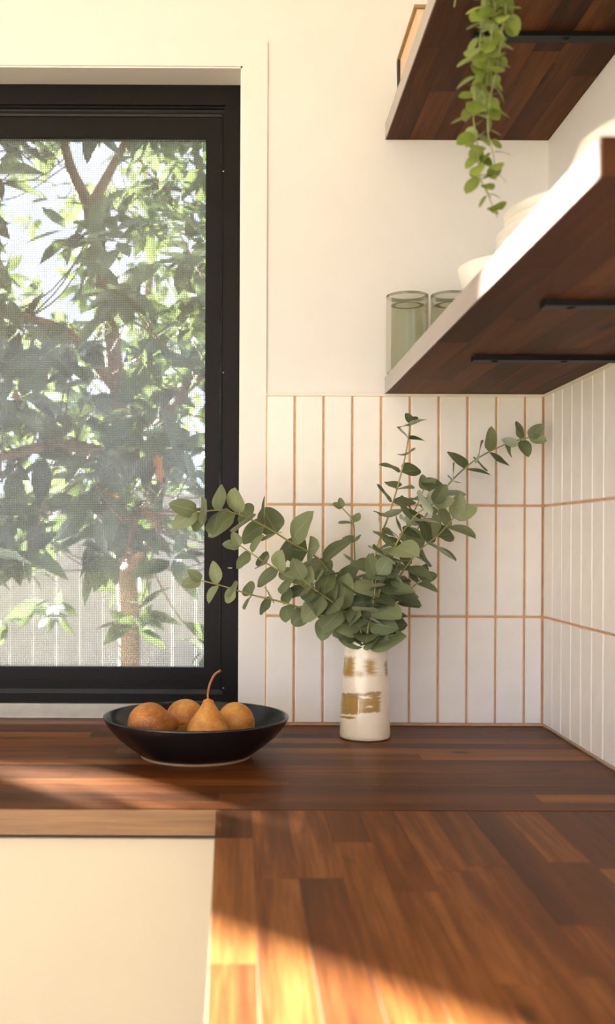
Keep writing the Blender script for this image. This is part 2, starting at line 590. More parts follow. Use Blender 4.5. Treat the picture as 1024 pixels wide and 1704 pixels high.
# ------------------------------------------------------------------ window
FY = 0.070
W1 = struct(empty('window_1', (-1.05, FY, 0)))
off = (-1.05, FY, 0)
XA, XB = WX0 + .003, WX1 - .0025
FT = WZ1 - .003
fr = empty('outer_frame', (0, 0, 0)); fr.parent = W1
for b in ((XB - .030, XB, FY, FY + .085, .026, FT - .038), (XA, XA + .030, FY, FY + .085, .026, FT - .038), (XA, XB, FY, FY + .085, FT - .038, FT), (XA + .03, XB - .03, FY + .004, FY + .085, .026, .043)):
    box('frame_bar', b, 'bronze', fr, off)
box('frame_track', (XA + .03, XB - .03, FY + .012, FY + .085, .043, .052), 'darkgap', fr, off)
box('frame_track', (XA + .03, XB - .03, FY + .014, FY + .085, FT - .055, FT - .038), 'darkgap', fr, off)
box('sill_strip', (XA, XB, FY - .004, FY + .085, .0, .026), 'silver', W1, off)
# nested lips of the frame, right side and head
for i, (dx, dz, yy) in enumerate(((.030, .038, .006), (.034, .046, .012))):
    box('frame_lip', (XB - dx - .003, XB - dx, FY + yy, FY + .03, .052, FT - dz), 'bronze', fr, off)
    box('frame_lip', (XA + .03, XB - dx - .003, FY + yy, FY + .03, FT - dz - .004, FT - dz), 'bronze', fr, off)
SX1, SX0 = XB - .0375, -1.075
SZ0, SZ1 = .052, FT - .057
ST = .029
def sash(x0, x1, y0, name, rt_=.038, rb_=.041):
    s = empty(name, (0, 0, 0)); s.parent = W1
    for (nm, b) in (('stile', (x0, x0 + ST, y0, y0 + .022, SZ0, SZ1)), ('stile', (x1 - ST, x1, y0, y0 + .022, SZ0, SZ1)),
              ('rail', (x0 + ST, x1 - ST, y0, y0 + .022, SZ0, SZ0 + rb_)), ('rail', (x0 + ST, x1 - ST, y0, y0 + .022, SZ1 - rt_, SZ1)),
              ('bead', (x0 + ST, x1 - ST, y0 - .002, y0, SZ0 + .004, SZ0 + .009)), ('bead', (x0 + ST, x1 - ST, y0 - .0025, y0, SZ0 + .014, SZ0 + .0165))):
        box(nm, b, 'bronze', s, off)
    return s
s1 = sash(SX0, SX1, FY + .014, 'screen_sash')
gx0, gx1, gz0, gz1 = SX0 + ST, SX1 - ST, SZ0 + .041, SZ1 - .038
# woven fly screen: every wire is a real strip of metal
v, f = [], []
def wire(a, b, hw, axis):
    i = len(v)
    for p in (a, b):
        for (c, d) in ((-hw, 0), (0, -hw), (hw, 0), (0, hw)):
            v.append((p[0] + (c if axis == 'v' else 0), p[1] + d, p[2] + (c if axis == 'h' else 0)))
    for k in range(4):
        k2 = (k + 1) % 4
        f.append((i + k, i + k2, i + 4 + k2, i + 4 + k))
PIT = .0034
yy = FY + .024
k = gx0
while k < gx1:
    wire((k - off[0], yy - off[1], gz0), (k - off[0], yy - off[1], gz1), .00050, 'v'); k += PIT
k = gz0
while k < gz1:
    wire((gx0 - off[0], yy + .0006 - off[1], k), (gx1 - off[0], yy + .0006 - off[1], k), .00050, 'h'); k += PIT
sc = mk('insect_screen', v, f, 'screen', s1)
sc['kind'] = 'stuff'
sc['label'] = 'fine grey woven insect screen'
s2 = sash(SX0 + .0, SX1 + .03, FY + .042, 'glazed_sash', .024, .036)
box('glass_pane', (SX0 + ST, SX1 + .03 - ST, FY + .051, FY + .054, gz0 - .004, gz1 + .012), 'pane', s2, off)
s3 = sash(XA + .031, SX0 + .028, FY + .014, 'glazed_sash')
box('glass_pane', (XA + .031 + ST, SX0, FY + .023, FY + .026, gz0, gz1), 'pane', s3, off)
# latch keeper and frame screws
def disc_screw(name, pos, r, axis, parent, o3, mat='screwm'):
    v_, f_ = lathe([(0.0001, .0), (r, .0), (r, .0012), (r * .5, .0018), (0.0001, .0018)], 12)
    o = mk(name, v_, f_, mat, parent, True)
    o.location = Vector(pos) - Vector(o3)
    o.rotation_euler = {'-y': (PI / 2, 0, 0), '-z': (PI, 0, 0), '-x': (0, -PI / 2, 0)}[axis]
    return o
for py in (285, 620, 1145):
    p = P(372, py, D + FY)
    disc_screw('screw', (p.x, FY, p.z), .0018, '-y', W1, off)
p = P(383, 945, D + FY)
box('latch_keeper', (p.x - .011, p.x + .009, FY - .003, FY, p.z - .018, p.z + .012), 'bronze', W1, off)
box('latch_tongue', (p.x - .004, p.x + .004, FY - .005, FY - .003, p.z - .001, p.z + .001), 'screwm', W1, off)

# ------------------------------------------------------------------ worktops made of glued staves
TH = .032
XW = XR - .009
YFRONT = -.62
XIN = -.0305
stave_cache = {}
def stave(parent, cx, cy, cz, L, Wd, th, ang, mat, bev=.00025):
    key = (round(L, 3), round(Wd, 4), th, mat)
    if key not in stave_cache:
        stave_cache[key] = bev_mesh('stave', L, Wd, th, bev, mat)
    o = link('stave', stave_cache[key], parent)
    p = parent.location
    o.location = (cx - p.x, cy - p.y, cz - p.z + R.uniform(-.00004, .00004))
    o.rotation_euler = (0, 0, ang)
    return o
def stave_runs(a, b, choices):
    out = []
    x = a + R.choice(choices) * R.uniform(.3, 1)
    prev = a
    while b - x > .12:
        out.append((prev, x)); prev = x
        x = round(x + R.choice(choices), 3)
    out.append((prev, b))
    return out
wt = tag(empty('worktop', (-1.0, -.31, -TH)), 'brown acacia butcher-block worktop running under the window and tiled wall', 'worktop')
NR = 14
ROWH = -YFRONT / NR
for r in range(NR):
    y1 = -r * ROWH if r else -.0088
    y0 = -(r + 1) * ROWH if r < NR - 1 else YFRONT + .004
    for (a, b) in stave_runs(XL + .01, XW, (.42, .55, .68, .8)):
        stave(wt, (a + b) / 2, (y0 + y1) / 2, -TH / 2, b - a, y1 - y0, TH, 0, 'wood')
for (a, b) in stave_runs(WX0 + .01, WX1 - .006, (.5, .7)):
    for (y0, y1) in ((-.0088, .028), (.028, FY - .006)):
        stave(wt, (a + b) / 2, (y0 + y1) / 2, -TH / 2, b - a, y1 - y0, TH, 0, 'wood')
for (a, b) in ((XL + .01, -1.3), (-1.3, -.36), (-.36, XIN + .004)):  # thin strip added to carry the painted light along the front edge
    stave(wt, (a + b) / 2, YFRONT + .0019, -TH / 2 - .0003, b - a, .0038, TH - .0006, 0, 'lit_front').name = 'lit_front_strip'
wt2 = tag(empty('worktop', (.26, -1.6, -TH)), 'brown acacia butcher-block worktop running along the right tiled wall, partly sunlit', 'worktop')
NCOL = 13
CWD = (XW - XIN) / NCOL
for c in range(NCOL):
    x0 = XIN + c * CWD
    for (a, b) in stave_runs(.0004 - YFRONT, 2.95, (.28, .36, .45, .55)):
        cy = -(a + b) / 2
        o = stave(wt2, x0 + CWD / 2, cy, -TH / 2, b - a, CWD, TH, PI / 2, 'wood')
        if c == 0:
            # the inner edge of the run is a few millimetres out of square
            o.data = o.data.copy()
            for vt in o.data.vertices:
                if vt.co.y > 0:
                    vt.co.y -= .0095 * min(1.5, max(0, (-.62 - (cy + vt.co.x)) / .8))

# ------------------------------------------------------------------ base cabinets
cb = tag(empty('base_cabinet', (-.5, -.3, ZF)), 'cream painted base cabinet below the window worktop', 'cabinet')
o3 = (-.5, -.3, ZF)
box('body', (-1.0, XW, -.585, -.002, ZF + .1, -TH - .001), 'cab', cb, o3)
box('plinth', (-1.0, XW, -.54, -.05, ZF, ZF + .1), 'cab', cb, o3)
dm = link('door', bev_mesh('door', .90, .018, .735, .0012, 'cab'), cb)
dm.location = Vector((-.475, -.5945, -.408)) - Vector(o3)
dm = link('door', bev_mesh('door', .55, .018, .735, .0012, 'cab'), cb)
dm.location = Vector((-1.0 - .26 + .0, -.5945, -.408)) - Vector(o3)
box('body', (-2.59, -1.0, -.585, -.002, ZF + .1, -TH - .001), 'cab', cb, o3)
cb2 = tag(empty('base_cabinet', (.28, -1.6, ZF)), 'cream painted base cabinet below the right hand worktop', 'cabinet')
o3 = (.28, -1.6, ZF)
box('body', (.02, XW, -2.9, -.605, ZF + .1, -TH - .001), 'cab', cb2, o3)
box('plinth', (.07, XW, -2.9, -.605, ZF, ZF + .1), 'cab', cb2, o3)
for k in range(4):
    y0 = -.66 - k * .56
    dm = link('door', bev_mesh('door', .018, .555, .735, .0012, 'cab'), cb2)
    dm.location = Vector((.010, y0 - .2775, -.408)) - Vector(o3)

# ------------------------------------------------------------------ shelves along the right wall
def shelf(zb, zt, xl, xr, y0, y1, label, nm='wall_shelf'):
    s = tag(empty(nm, ((xl + xr) / 2, (y0 + y1) / 2, zb)), label, 'shelf')
    n = 7
    wdt = (xr - xl) / n
    for i in range(n):
        for (a, b) in stave_runs(y0, y1, (.3, .4, .5)):
            stave(s, xl + (i + .5) * wdt, (a + b) / 2, (zb + zt) / 2, b - a, wdt, zt - zb, PI / 2, 'shelfwood', .0003)
    e = stave(s, xl - .0011, (y0 + y1) / 2, (zb + zt) / 2, y1 - y0, .002, zt - zb, PI / 2, 'edge', .0003)
    e.name = 'edge_band'
    return s
SL = .262
shelf(.6048, .6345, SL, XR - .0005, -1.18, -.0108, 'brown wooden wall shelf holding white crockery and smoky tumblers')
shelf(1.0705, 1.1005, SL, XR - .0005, -1.18, -.0008, 'dark brown wooden wall shelf with trailing plant and book')
def bracket(zb, y, label):
    b = tag(empty('shelf_bracket', (XR, y, zb)), label, 'bracket')
    o3 = (XR, y, zb)
    a = box('arm', (.333, XR - .0105 if zb < 1 else XR - .0005, y - .011, y + .011, zb - .007, zb), 'black', b, o3)
    xw = XR - .0085 if zb < 1 else XR
    box('wall_plate', (xw - .006, xw, y - .011, y + .011, zb - .085, zb - .007), 'black', b, o3)
    for sx in (.365, .465):
        disc_screw('screw', (sx, y, zb - .007), .005, '-z', b, o3, 'black')
    for sz in (.03, .065):
        disc_screw('screw', (xw - .006, y, zb - sz), .004, '-x', b, o3, 'black')
bracket(.6046, -.413, 'black steel bracket under the crockery shelf, close to the corner')
bracket(.6046, -.772, 'black steel bracket under the crockery shelf, below the plates')
bracket(1.0702, -.413, 'black steel bracket under the upper shelf with trailing plant')

# ------------------------------------------------------------------ crockery on the lower shelf
ZS = .6347
def lathe_obj(name, prof, mat, loc, label=None, cat=None, group=None, n=48, parent=None, wob=None):
    v_, f_ = lathe(prof, n, wob)
    o = mk(name, v_, f_, mat, parent, True)
    o.location = loc
    if label:
        tag(o, label, cat, group)
    return o
gp = [(.0001, .140), (.033, .140), (.0368, .1385), (.0372, .134), (.0372, .004), (.0364, .0005), (.0352, .0005), (.0345, .003), (.0345, .112), (.0335, .1185), (.030, .121), (.0215, .1215), (.019, .123), (.0001, .1232)]
for (px, d, lab) in ((678, 1.905, 'smoky green glass tumbler at the far outer corner of the crockery shelf'),
                     (752, 1.900, 'smoky green glass tumbler standing behind its twin, nearer the right wall')):
    p = P(px, 560, d)
    gt = lathe_obj('glass_tumbler', gp, 'smoky', (p.x, p.y, ZS), lab, 'glass', 'smoky tumblers on the shelf', 56)
    gt.data.materials.append(M['innerglass']); gt.data.materials.append(M['glassrim'])
    for pl_ in gt.data.polygons:
        seg = pl_.index // 56
        pl_.material_index = 1 if seg >= 7 and seg != 10 else (2 if seg in (1, 2, 10) else (1 if seg == 0 else 0))
def plate_prof(r):
    return [(.0001, .003), (r * .55, .003), (r * .58, .0), (r * .62, .0), (r * .66, .004), (r * .9, .014), (r, .022), (r, .0245), (r * .985, .025), (r * .88, .018), (r * .62, .009), (.0001, .008)]
pc = (.412, -.765)
for k in range(5):
    r = (.127, .127, .126, .118, .117)[k]
    lathe_obj('dinner_plate', plate_prof(r), 'white', (pc[0] + R.uniform(-.002, .002), pc[1] + R.uniform(-.002, .002), ZS + k * .0115),
              ('lowest white plate of the stack on the crockery shelf', 'white plate second from the bottom of the shelf stack', 'middle white plate of the stack on the crockery shelf', 'white plate just under the topmost of the shelf stack', 'topmost white plate of the stack on the crockery shelf')[k], 'plate', 'stack of white plates')
def bowl_prof(r, h):
    return [(.0001, .004), (r * .42, .004), (r * .44, 0), (r * .5, 0), (r * .53, .005), (r * .78, h * .35), (r * .94, h * .7), (r, h), (r * .985, h + .002), (r * .965, h), (r * .9, h * .7), (r * .72, h * .38), (r * .4, .012), (.0001, .010)]
lathe_obj('bowl', bowl_prof(.078, .062), 'white', (.362, -.553, ZS), 'small white ceramic bowl between the tumblers and the plates', 'bowl')
lathe_obj('round_jar', [(r_ * .92, z_ * .78) for r_, z_ in ((.0001, .003), (.04, .003), (.044, 0), (.05, .001), (.068, .016), (.081, .045), (.082, .062), (.074, .088), (.058, .103), (.046, .107), (.044, .112), (.041, .112), (.041, .104), (.052, .098), (.068, .08), (.074, .055), (.06, .02), (.0001, .010))],
          'white', (.376, -.985, ZS), 'bulbous white ceramic jar beside the stack of plates', 'jar')
cup = tag(empty('mug', (.352, -1.115, ZS)), 'white ceramic mug at the near end of the crockery shelf', 'mug')
lathe_obj('mug_body', [(.0001, .003), (.028, .003), (.03, 0), (.036, .004), (.043, .03), (.044, .075), (.0435, .082), (.0415, .082), (.041, .07), (.039, .03), (.03, .010), (.0001, .008)], 'white', (0, 0, 0), parent=cup)
hv, hf = tube(smooth_curve([(.042, 0, .068), (.062, 0, .066), (.07, 0, .045), (.06, 0, .024), (.041, 0, .02)], 5), .0045, .0045, 8)
mk('mug_handle', hv, hf, 'white', cup, True)

# ------------------------------------------------------------------ book on the upper shelf
ZU = 1.1007
bk = tag(empty('book', (.345, -.21, ZU)), 'thick hardcover book with tan covers lying on the upper shelf', 'book')
o3 = (.345, -.21, ZU)
box('back_cover', (.265, .42, -.325, -.125, ZU, ZU + .004), 'cover', bk, o3)
box('pages', (.269, .415, -.300, -.121, ZU + .004, ZU + .061), 'pages', bk, o3)
box('front_cover', (.264, .42, -.305, -.115, ZU + .061, ZU + .066), 'cover', bk, o3)
v_, f_ = boxes([(.265 - .345, .42 - .345, -.125 + .21, -.117 + .21, 0, .066)])
mk('spine', [(x, y + (.010 if (i % 4) in (2, 3) and z > .03 else 0), z) for i, (x, y, z) in enumerate(v_)], f_, 'spine', bk)

# ------------------------------------------------------------------ black bowl and pears
BC = Vector((-.0695, 1.675 - D, 0.0))
bw = tag(empty('fruit_bowl', BC), 'shallow black ceramic bowl of pears on the worktop by the window', 'bowl')
br = [(.0001, .010), (.078, .010), (.0805, .004), (.086, .004), (.090, .0065), (.106, .018), (.124, .033), (.138, .049), (.1445, .0605), (.1448, .0628), (.143, .0640), (.1405, .0630), (.134, .051), (.118, .034), (.098, .021), (.070, .0148), (.0001, .0135)]
lathe_obj('bowl_body', br, 'bowl', (0, 0, 0), n=72, parent=bw)
lathe_obj('foot_ring', [(.0805, .004), (.0815, .0003), (.0855, .0003), (.0865, .004)], 'raw', (0, 0, 0), n=72, parent=bw)
def pear(name, prof, loc, rot, label, stem=None):
    root = tag(empty(name, loc), label, 'pear', 'pears in the black bowl')
    root.rotation_euler = rot
    a1, a2 = R.uniform(0, 6), R.uniform(0, 6)
    v_, f_ = lathe([(max(r, .0001), z) for r, z in prof], 40, lambda a, z: 1 + .018 * math.sin(a * 2 + a1 + z * 30) + .012 * math.sin(a * 3 + a2))
    mk('pear_body', v_, f_, 'pear', root, True)
    if stem:
        sv, sf = tube(smooth_curve(stem, 6), .0016, .0021, 8)
        mk('pear_stem', sv, sf, 'pearstem', root, True)
    return root
def pprof(r, hb, h, neck):
    """bosc profile: base 0, belly radius r at hb, neck radius at top h"""
    out = []
    for i in range(25):
        t = i / 24
        zc = h * t
        if zc < hb:
            q = zc / hb
            rr = r * math.sqrt(max(0, 1 - (1 - q) ** 2)) ** .9
        else:
            q = (zc - hb) / (h - hb)
            rr = neck + (r - neck) * (0.5 + 0.5 * math.cos(PI * min(1, q * 1.0))) ** .95
            if q > .9:
                rr *= math.sqrt(max(0.0, 1 - ((q - .9) / .1) ** 2)) * .999 + .001
        out.append((rr, zc))
    return out
zb = .0155
upr = pprof(.0335, .027, .078, .0075)
pear('pear', upr, (BC.x + .0195, BC.y - .030, zb + .001), (0, 0, .6), 'upright ochre pear with a long curved stem', [(0, 0, .073), (.000, .001, .085), (.004, .001, .100), (.013, .002, .113), (.024, .002, .1185)])
lie = pprof(.0335, .034, .085, .010)
# lying fruits: belly centre given, axis pointing along dir
def lying(cx, cy, cz, direction, r, label, hb=.034):
    pr = [(a * r / .0335, b * r / .0335) for a, b in lie]
    d_ = Vector(direction).normalized()
    q = d_.to_track_quat('Z', 'Y').to_euler()
    base = Vector((cx, cy, cz)) - d_ * (hb * r / .0335)
    return pear('pear', pr, base, q, label, [(0, 0, .08 * r / .0335), (.001, 0, .09 * r / .0335), (.004, 0, .098 * r / .0335)])
pA = P(249, 1200, 1.625); pB = P(308, 1194, 1.725); pC = P(393, 1198, 1.70)
lying(pA.x, pA.y, pA.z - .004, (1, .62, -.10), .0325, 'ochre pear on its side by the left rim of the bowl')
lying(pB.x, pB.y, pB.z - .002, (-.3, 1, -.1), .0315, 'ochre pear on its side behind the upright pear, its round end toward the room')
lying(pC.x, pC.y, pC.z - .003, (.35, .9, -.05), .0305, 'reddish ochre pear on its side by the right rim of the bowl')

# ------------------------------------------------------------------ vase
VC = Vector((.2125, 1.83 - D, 0))
vz = tag(empty('vase', VC), 'cream ceramic cylinder vase with mustard brush strokes holding eucalyptus', 'vase')
vp = [(.0001, .004), (.036, .004), (.0375, .001), (.0405, .0015), (.0428, .004), (.0432, .009), (.0422, .03), (.0405, .07), (.0385, .11), (.0368, .145), (.0362, .160), (.0365, .1655), (.0360, .1672), (.0348, .1672), (.0338, .165), (.034, .15), (.036, .10), (.039, .03), (.036, .012), (.0001, .010)]
lathe_obj('vase_body', vp, 'vase', (0, 0, 0), n=64, parent=vz)

# ------------------------------------------------------------------ eucalyptus branches
def ecirc(t):
    return 0.42 * math.sin(PI * min(1, t ** .78)) ** .55 * (1 - .08 * t) if 0 < t < 1 else .004
def elong(t):
    return 0.27 * math.sin(PI * t ** .85) ** .75 if 0 < t < 1 else .004
EUC = [leaf_mesh('leaf', 'euc', ecirc, b, fo, 8, wv) for b, fo, wv in ((.10, .12, .05), (.22, .20, .0), (-.12, .10, .08), (.05, .3, .04), (.3, .05, .1))]
EUCL = [leaf_mesh('leaf', 'euc', elong, b, fo, 8, wv) for b, fo, wv in ((.15, .25, .05), (.3, .3, .0))]
def branch(label, pix, sizes, spacing, seed, rad=.0021, meshes=EUC, start=.25, wfac=1.0, top=None):
    """pix: [(px,py,d)...] from the vase mouth to the tip; leaves in opposite pairs"""
    rr = random.Random(seed)
    pts = [P(*q) for q in pix]
    # stem foot inside the vase
    foot = Vector((VC.x + (pts[0].x - VC.x) * -.5, VC.y + (pts[0].y - VC.y) * -.5, .018))
    curve = smooth_curve([foot] + pts, 8)
    root = tag(empty('eucalyptus_branch', foot), label, 'eucalyptus', 'eucalyptus branches in the vase')
    sv, sf = tube([c - foot for c in curve], rad, rad * .45, 6)
    mk('stem', sv, sf, 'stem', root, True)
    # arc length
    acc = [0]
    for i in range(1, len(curve)):
        acc.append(acc[-1] + (curve[i] - curve[i - 1]).length)
    L = acc[-1]
    s = max(L * start, .152)
    k = 0
    ang = rr.uniform(0, PI)
    while s < L - .004:
        i = next(j for j in range(1, len(acc)) if acc[j] >= s)
        p = curve[i - 1].lerp(curve[i], (s - acc[i - 1]) / (acc[i] - acc[i - 1]))
        t = (curve[i] - curve[i - 1]).normalized()
        fr_ = s / L
        a = t.cross(Vector((0, 1, 0))).normalized(); b = t.cross(a)
        size = sizes[0] + (sizes[1] - sizes[0]) * fr_
        for sgn in (0, PI):
            th = ang + sgn + rr.uniform(-.35, .35)
            rad_dir = a * math.cos(th) + b * math.sin(th)
            d_ = (rad_dir + t * rr.uniform(.25, .75) + Vector((0, 0, rr.uniform(-.25, .05)))).normalized()
            nrm = (t * .7 - rad_dir * .35 + Vector((rr.uniform(-.6, .6), -rr.uniform(.1, 1.0), rr.uniform(-.2, .6)))).normalized()
            sz = size * rr.uniform(.88, 1.28)
            me = rr.choice(meshes)
            m_ = frame_mat(p + rad_dir * rad * .6, d_, nrm, sz, sz * wfac * rr.uniform(.88, 1.08))
            lf = link('leaf', me, root)
            lf.matrix_basis = Matrix.Translation(-foot) @ m_
        ang += PI / 2 + rr.uniform(-.3, .3)
        k += 1
        s += spacing * (1.1 - .35 * fr_) * rr.uniform(.85, 1.15)
    # leaf pair at the tip
    for q in (-1, 1):
        t = (curve[-1] - curve[-2]).normalized()
        side = t.cross(Vector((0, 1, 0))).normalized() * q
        sz = sizes[1] * rr.uniform(.75, 1.0)
        lf = link('leaf', rr.choice(meshes), root)
        lf.matrix_basis = Matrix.Translation(-foot) @ frame_mat(curve[-1], (t + side * .45).normalized(), Vector((.2 * q, -1, .3)), sz, sz * .8 * wfac)
    return root
BR = [
    ('long eucalyptus branch arching up across the window frame with pale round leaves', [(604, 1055, 1.83), (575, 1000, 1.82), (535, 935, 1.81), (480, 900, 1.79), (430, 870, 1.78), (375, 850, 1.76), (328, 852, 1.75)], (.052, .050), .032, 11),
    ('thin eucalyptus branch ending in front of the window jamb between two longer ones', [(603, 1056, 1.82), (560, 1015, 1.80), (490, 965, 1.77), (440, 935, 1.75), (400, 908, 1.74)], (.044, .034), .034, 12),
    ('low eucalyptus branch reaching level toward the window latch', [(600, 1058, 1.81), (555, 1032, 1.79), (480, 1005, 1.76), (420, 990, 1.75), (370, 975, 1.74), (335, 966, 1.73)], (.042, .036), .040, 13),
    ('thin upright eucalyptus sprig with tiny leaves over the vase', [(606, 1052, 1.86), (595, 1000, 1.88), (590, 920, 1.89), (588, 870, 1.90), (570, 845, 1.90)], (.036, .022), .040, 14),
    ('tall upright eucalyptus branch reaching the top row of tiles', [(614, 1052, 1.80), (620, 990, 1.78), (625, 920, 1.78), (650, 850, 1.79), (670, 780, 1.80), (680, 730, 1.81), (684, 705, 1.82)], (.054, .026), .034, 15),
    ('longest eucalyptus branch leaning toward the tiled corner with spaced leaf pairs', [(622, 1052, 1.84), (645, 980, 1.85), (690, 890, 1.86), (735, 820, 1.87), (785, 770, 1.88), (840, 740, 1.88), (880, 728, 1.88)], (.046, .036), .034, 16),
    ('leafy eucalyptus branch leaning beside the longest one, large dull leaves', [(620, 1054, 1.81), (650, 985, 1.80), (690, 925, 1.79), (730, 890, 1.78), (755, 862, 1.78)], (.054, .046), .030, 17),
    ('short eucalyptus sprig low over the right side of the vase', [(628, 1055, 1.83), (650, 1020, 1.83), (680, 985, 1.82), (700, 965, 1.82)], (.046, .036), .030, 18),
    ('short full eucalyptus sprig bulging over the window side of the vase', [(602, 1056, 1.80), (570, 1015, 1.78), (530, 985, 1.76), (505, 965, 1.755)], (.054, .046), .030, 19),
    ('short eucalyptus sprig of broad leaves at the vase mouth', [(612, 1056, 1.79), (618, 1030, 1.77), (622, 1000, 1.765), (626, 965, 1.76)], (.056, .05), .026, 20),
    ('front eucalyptus branch of broad leaves bending toward the leaning branches', [(616, 1054, 1.80), (632, 985, 1.775), (660, 905, 1.755), (692, 858, 1.75), (722, 838, 1.75)], (.054, .042), .030, 27),
    ('leafy middle eucalyptus branch between the upright and the leaning ones', [(618, 1054, 1.85), (635, 985, 1.87), (660, 910, 1.88), (690, 850, 1.89), (705, 815, 1.89)], (.05, .036), .032, 21),
]
for (lab, pix, sizes, sp_, sd) in BR:
    branch(lab, pix, sizes, sp_, sd)

# ------------------------------------------------------------------ trailing plant over the upper shelf
pl = tag(empty('trailing_plant', (.335, -.82, ZU)), 'potted trailing plant with small round green leaves hanging from the upper shelf', 'plant')
po = Vector((.335, -.82, ZU))
lathe_obj('pot', [(.0001, .002), (.04, .002), (.043, 0), (.047, .004), (.056, .085), (.058, .09), (.054, .09), (.05, .075), (.0001, .075)], 'potclay', (0, 0, 0), parent=pl)
lathe_obj('soil', [(.0001, .078), (.03, .079), (.05, .076)], 'soil', (0, 0, 0), parent=pl)
def vround(t):
    return 0.42 * math.sin(PI * min(1, t ** .9)) ** .55 if 0 < t < 1 else .01
VINE = [leaf_mesh('leaf', 'vine', vround, b, fo, 7) for b, fo in ((.1, .15), (.25, .1), (-.1, .2))]
def strand(pix, size, spacing, seed, start=0.0):
    rr = random.Random(seed)
    pts = [po + Vector((-.005, 0, .078)), po + Vector((-.04, .0, .105)), Vector((.240, -.815, 1.10))] + [P(*q) for q in pix]
    curve = smooth_curve(pts, 8)
    sv, sf = tube([c - po for c in curve], .0011, .0006, 5)
    st = mk('strand', sv, sf, 'vinestem', pl, True)
    acc = [0]
    for i in range(1, len(curve)):
        acc.append(acc[-1] + (curve[i] - curve[i - 1]).length)
    L = acc[-1]; s = .10; ang = rr.uniform(0, 3)
    while s < L:
        i = next(j for j in range(1, len(acc)) if acc[j] >= s)
        p = curve[i - 1].lerp(curve[i], (s - acc[i - 1]) / (acc[i] - acc[i - 1]))
        t = (curve[i] - curve[i - 1]).normalized()
        fr_ = s / L
        a = t.cross(Vector((.1, 1, 0))).normalized(); b = t.cross(a)
        n_ = 2
        for q in range(n_):
            th = ang + q * PI + rr.uniform(-.4, .4)
            rd = a * math.cos(th) + b * math.sin(th)
            d_ = (rd + t * rr.uniform(.2, .9)).normalized()
            nrm = (Vector((rr.uniform(-.5, .5), -rr.uniform(.2, 1), rr.uniform(-.1, .8))) - t * .4).normalized()
            sz = (size[0] + (size[1] - size[0]) * fr_) * rr.uniform(.7, 1.2)
            lf = link('leaf', rr.choice(VINE), st)
            lf.matrix_basis = Matrix.Translation(-po) @ frame_mat(p + rd * .0015, d_, nrm, sz, sz * rr.uniform(.85, 1.1))
        ang += PI / 2 + rr.uniform(-.4, .4)
        s += spacing * (1 + .7 * max(0, fr_ - .6)) * rr.uniform(.8, 1.2)
strand([(808, -20, 1.150), (800, 60, 1.148), (794, 130, 1.147), (788, 190, 1.146), (795, 240, 1.145), (798, 290, 1.145), (815, 330, 1.145), (828, 362, 1.145)], (.026, .020), .0095, 31)
strand([(838, -20, 1.135), (836, 50, 1.135), (828, 110, 1.135), (816, 165, 1.135), (812, 215, 1.135), (822, 262, 1.135), (826, 300, 1.135)], (.026, .019), .0095, 32)
strand([(822, -30, 1.142), (818, 60, 1.141), (812, 120, 1.14), (806, 175, 1.14)], (.025, .02), .011, 34)
strand([(800, -60, 1.16), (765, -20, 1.16), (756, 12, 1.16)], (.014, .010), .014, 33)

# ------------------------------------------------------------------ garden outside
def tshape(t):
    return 0.20 * math.sin(PI * t ** .9) ** .85 if 0 < t < 1 else .004
TL = [leaf_mesh('leaf', 'tree', tshape, b, fo, 5) for b, fo in ((.15, .25), (.35, .3), (.05, .15))]
TLR = leaf_mesh('leaf', 'treered', tshape, .2, .3, 5)
TG = [leaf_geo(tshape, b, fo, 3) for b, fo in ((.15, .25), (.35, .3), (.05, .15))]

def lit_shaft(p):
    """true where a leaf would stand in one of the sun shafts that reach the room"""
    t = (SL - p.x) / SUN.x
    q = p + SUN * t
    if -1.36 < q.y < -.79 and .54 < q.z < .665:
        return True
    t = -p.z / SUN.z
    if t > 0:
        q = p + SUN * t
        if -1.75 < q.y < -1.02 and -.06 < q.x < .50 and (q.x + q.y) < -.955 and q.y + .35 * q.x > -1.75:
            return True
        if -.68 < q.y < -.36 and -.80 < q.x + q.y < -.58:
            return True
        if -.17 < (q.x + q.y) + .90 < -.13 and -.75 < q.y < -.62:
            return True
    return False

def whorls(centers, nleaf, lsize, droop, seed):
    rr = random.Random(seed)
    out = []
    for (c, axis) in centers:
        a = axis.orthogonal().normalized(); b = axis.cross(a)
        n = rr.randint(*nleaf)
        for k in range(n):
            th = k * 2.4 + rr.uniform(-.3, .3)
            rd = a * math.cos(th) + b * math.sin(th)
            d_ = (rd + axis * rr.uniform(-.1, .8) + Vector((0, 0, -droop * rr.uniform(.3, 1)))).normalized()
            nrm = (axis * .6 + Vector((rr.uniform(-.4, .4), rr.uniform(-.6, .2), .6))).normalized()
            sz = rr.uniform(*lsize)
            p = c + axis * rr.uniform(-.05, .03) + rd * .006
            mid = p + d_ * sz * .5
            if mid.y < .30 or lit_shaft(mid) or lit_shaft(p) or lit_shaft(p + d_ * sz):
                continue
            out.append((frame_mat(p, d_, nrm, sz, sz * rr.uniform(.85, 1.2)), mid))
    return out

def join_leaves(name, mats, parent, off, mat, geos=TG):
    V, Fc, U = [], [], []
    for i, m_ in enumerate(mats):
        gv, gf, gu = geos[i % len(geos)]
        b = len(V)
        V += [tuple(m_ @ Vector(q) - off) for q in gv]
        Fc += [tuple(b + j for j in q) for q in gf]
        U += gu
    o = mk(name, V, Fc, mat, parent, True, U)
    o['kind'] = 'stuff'
    return o

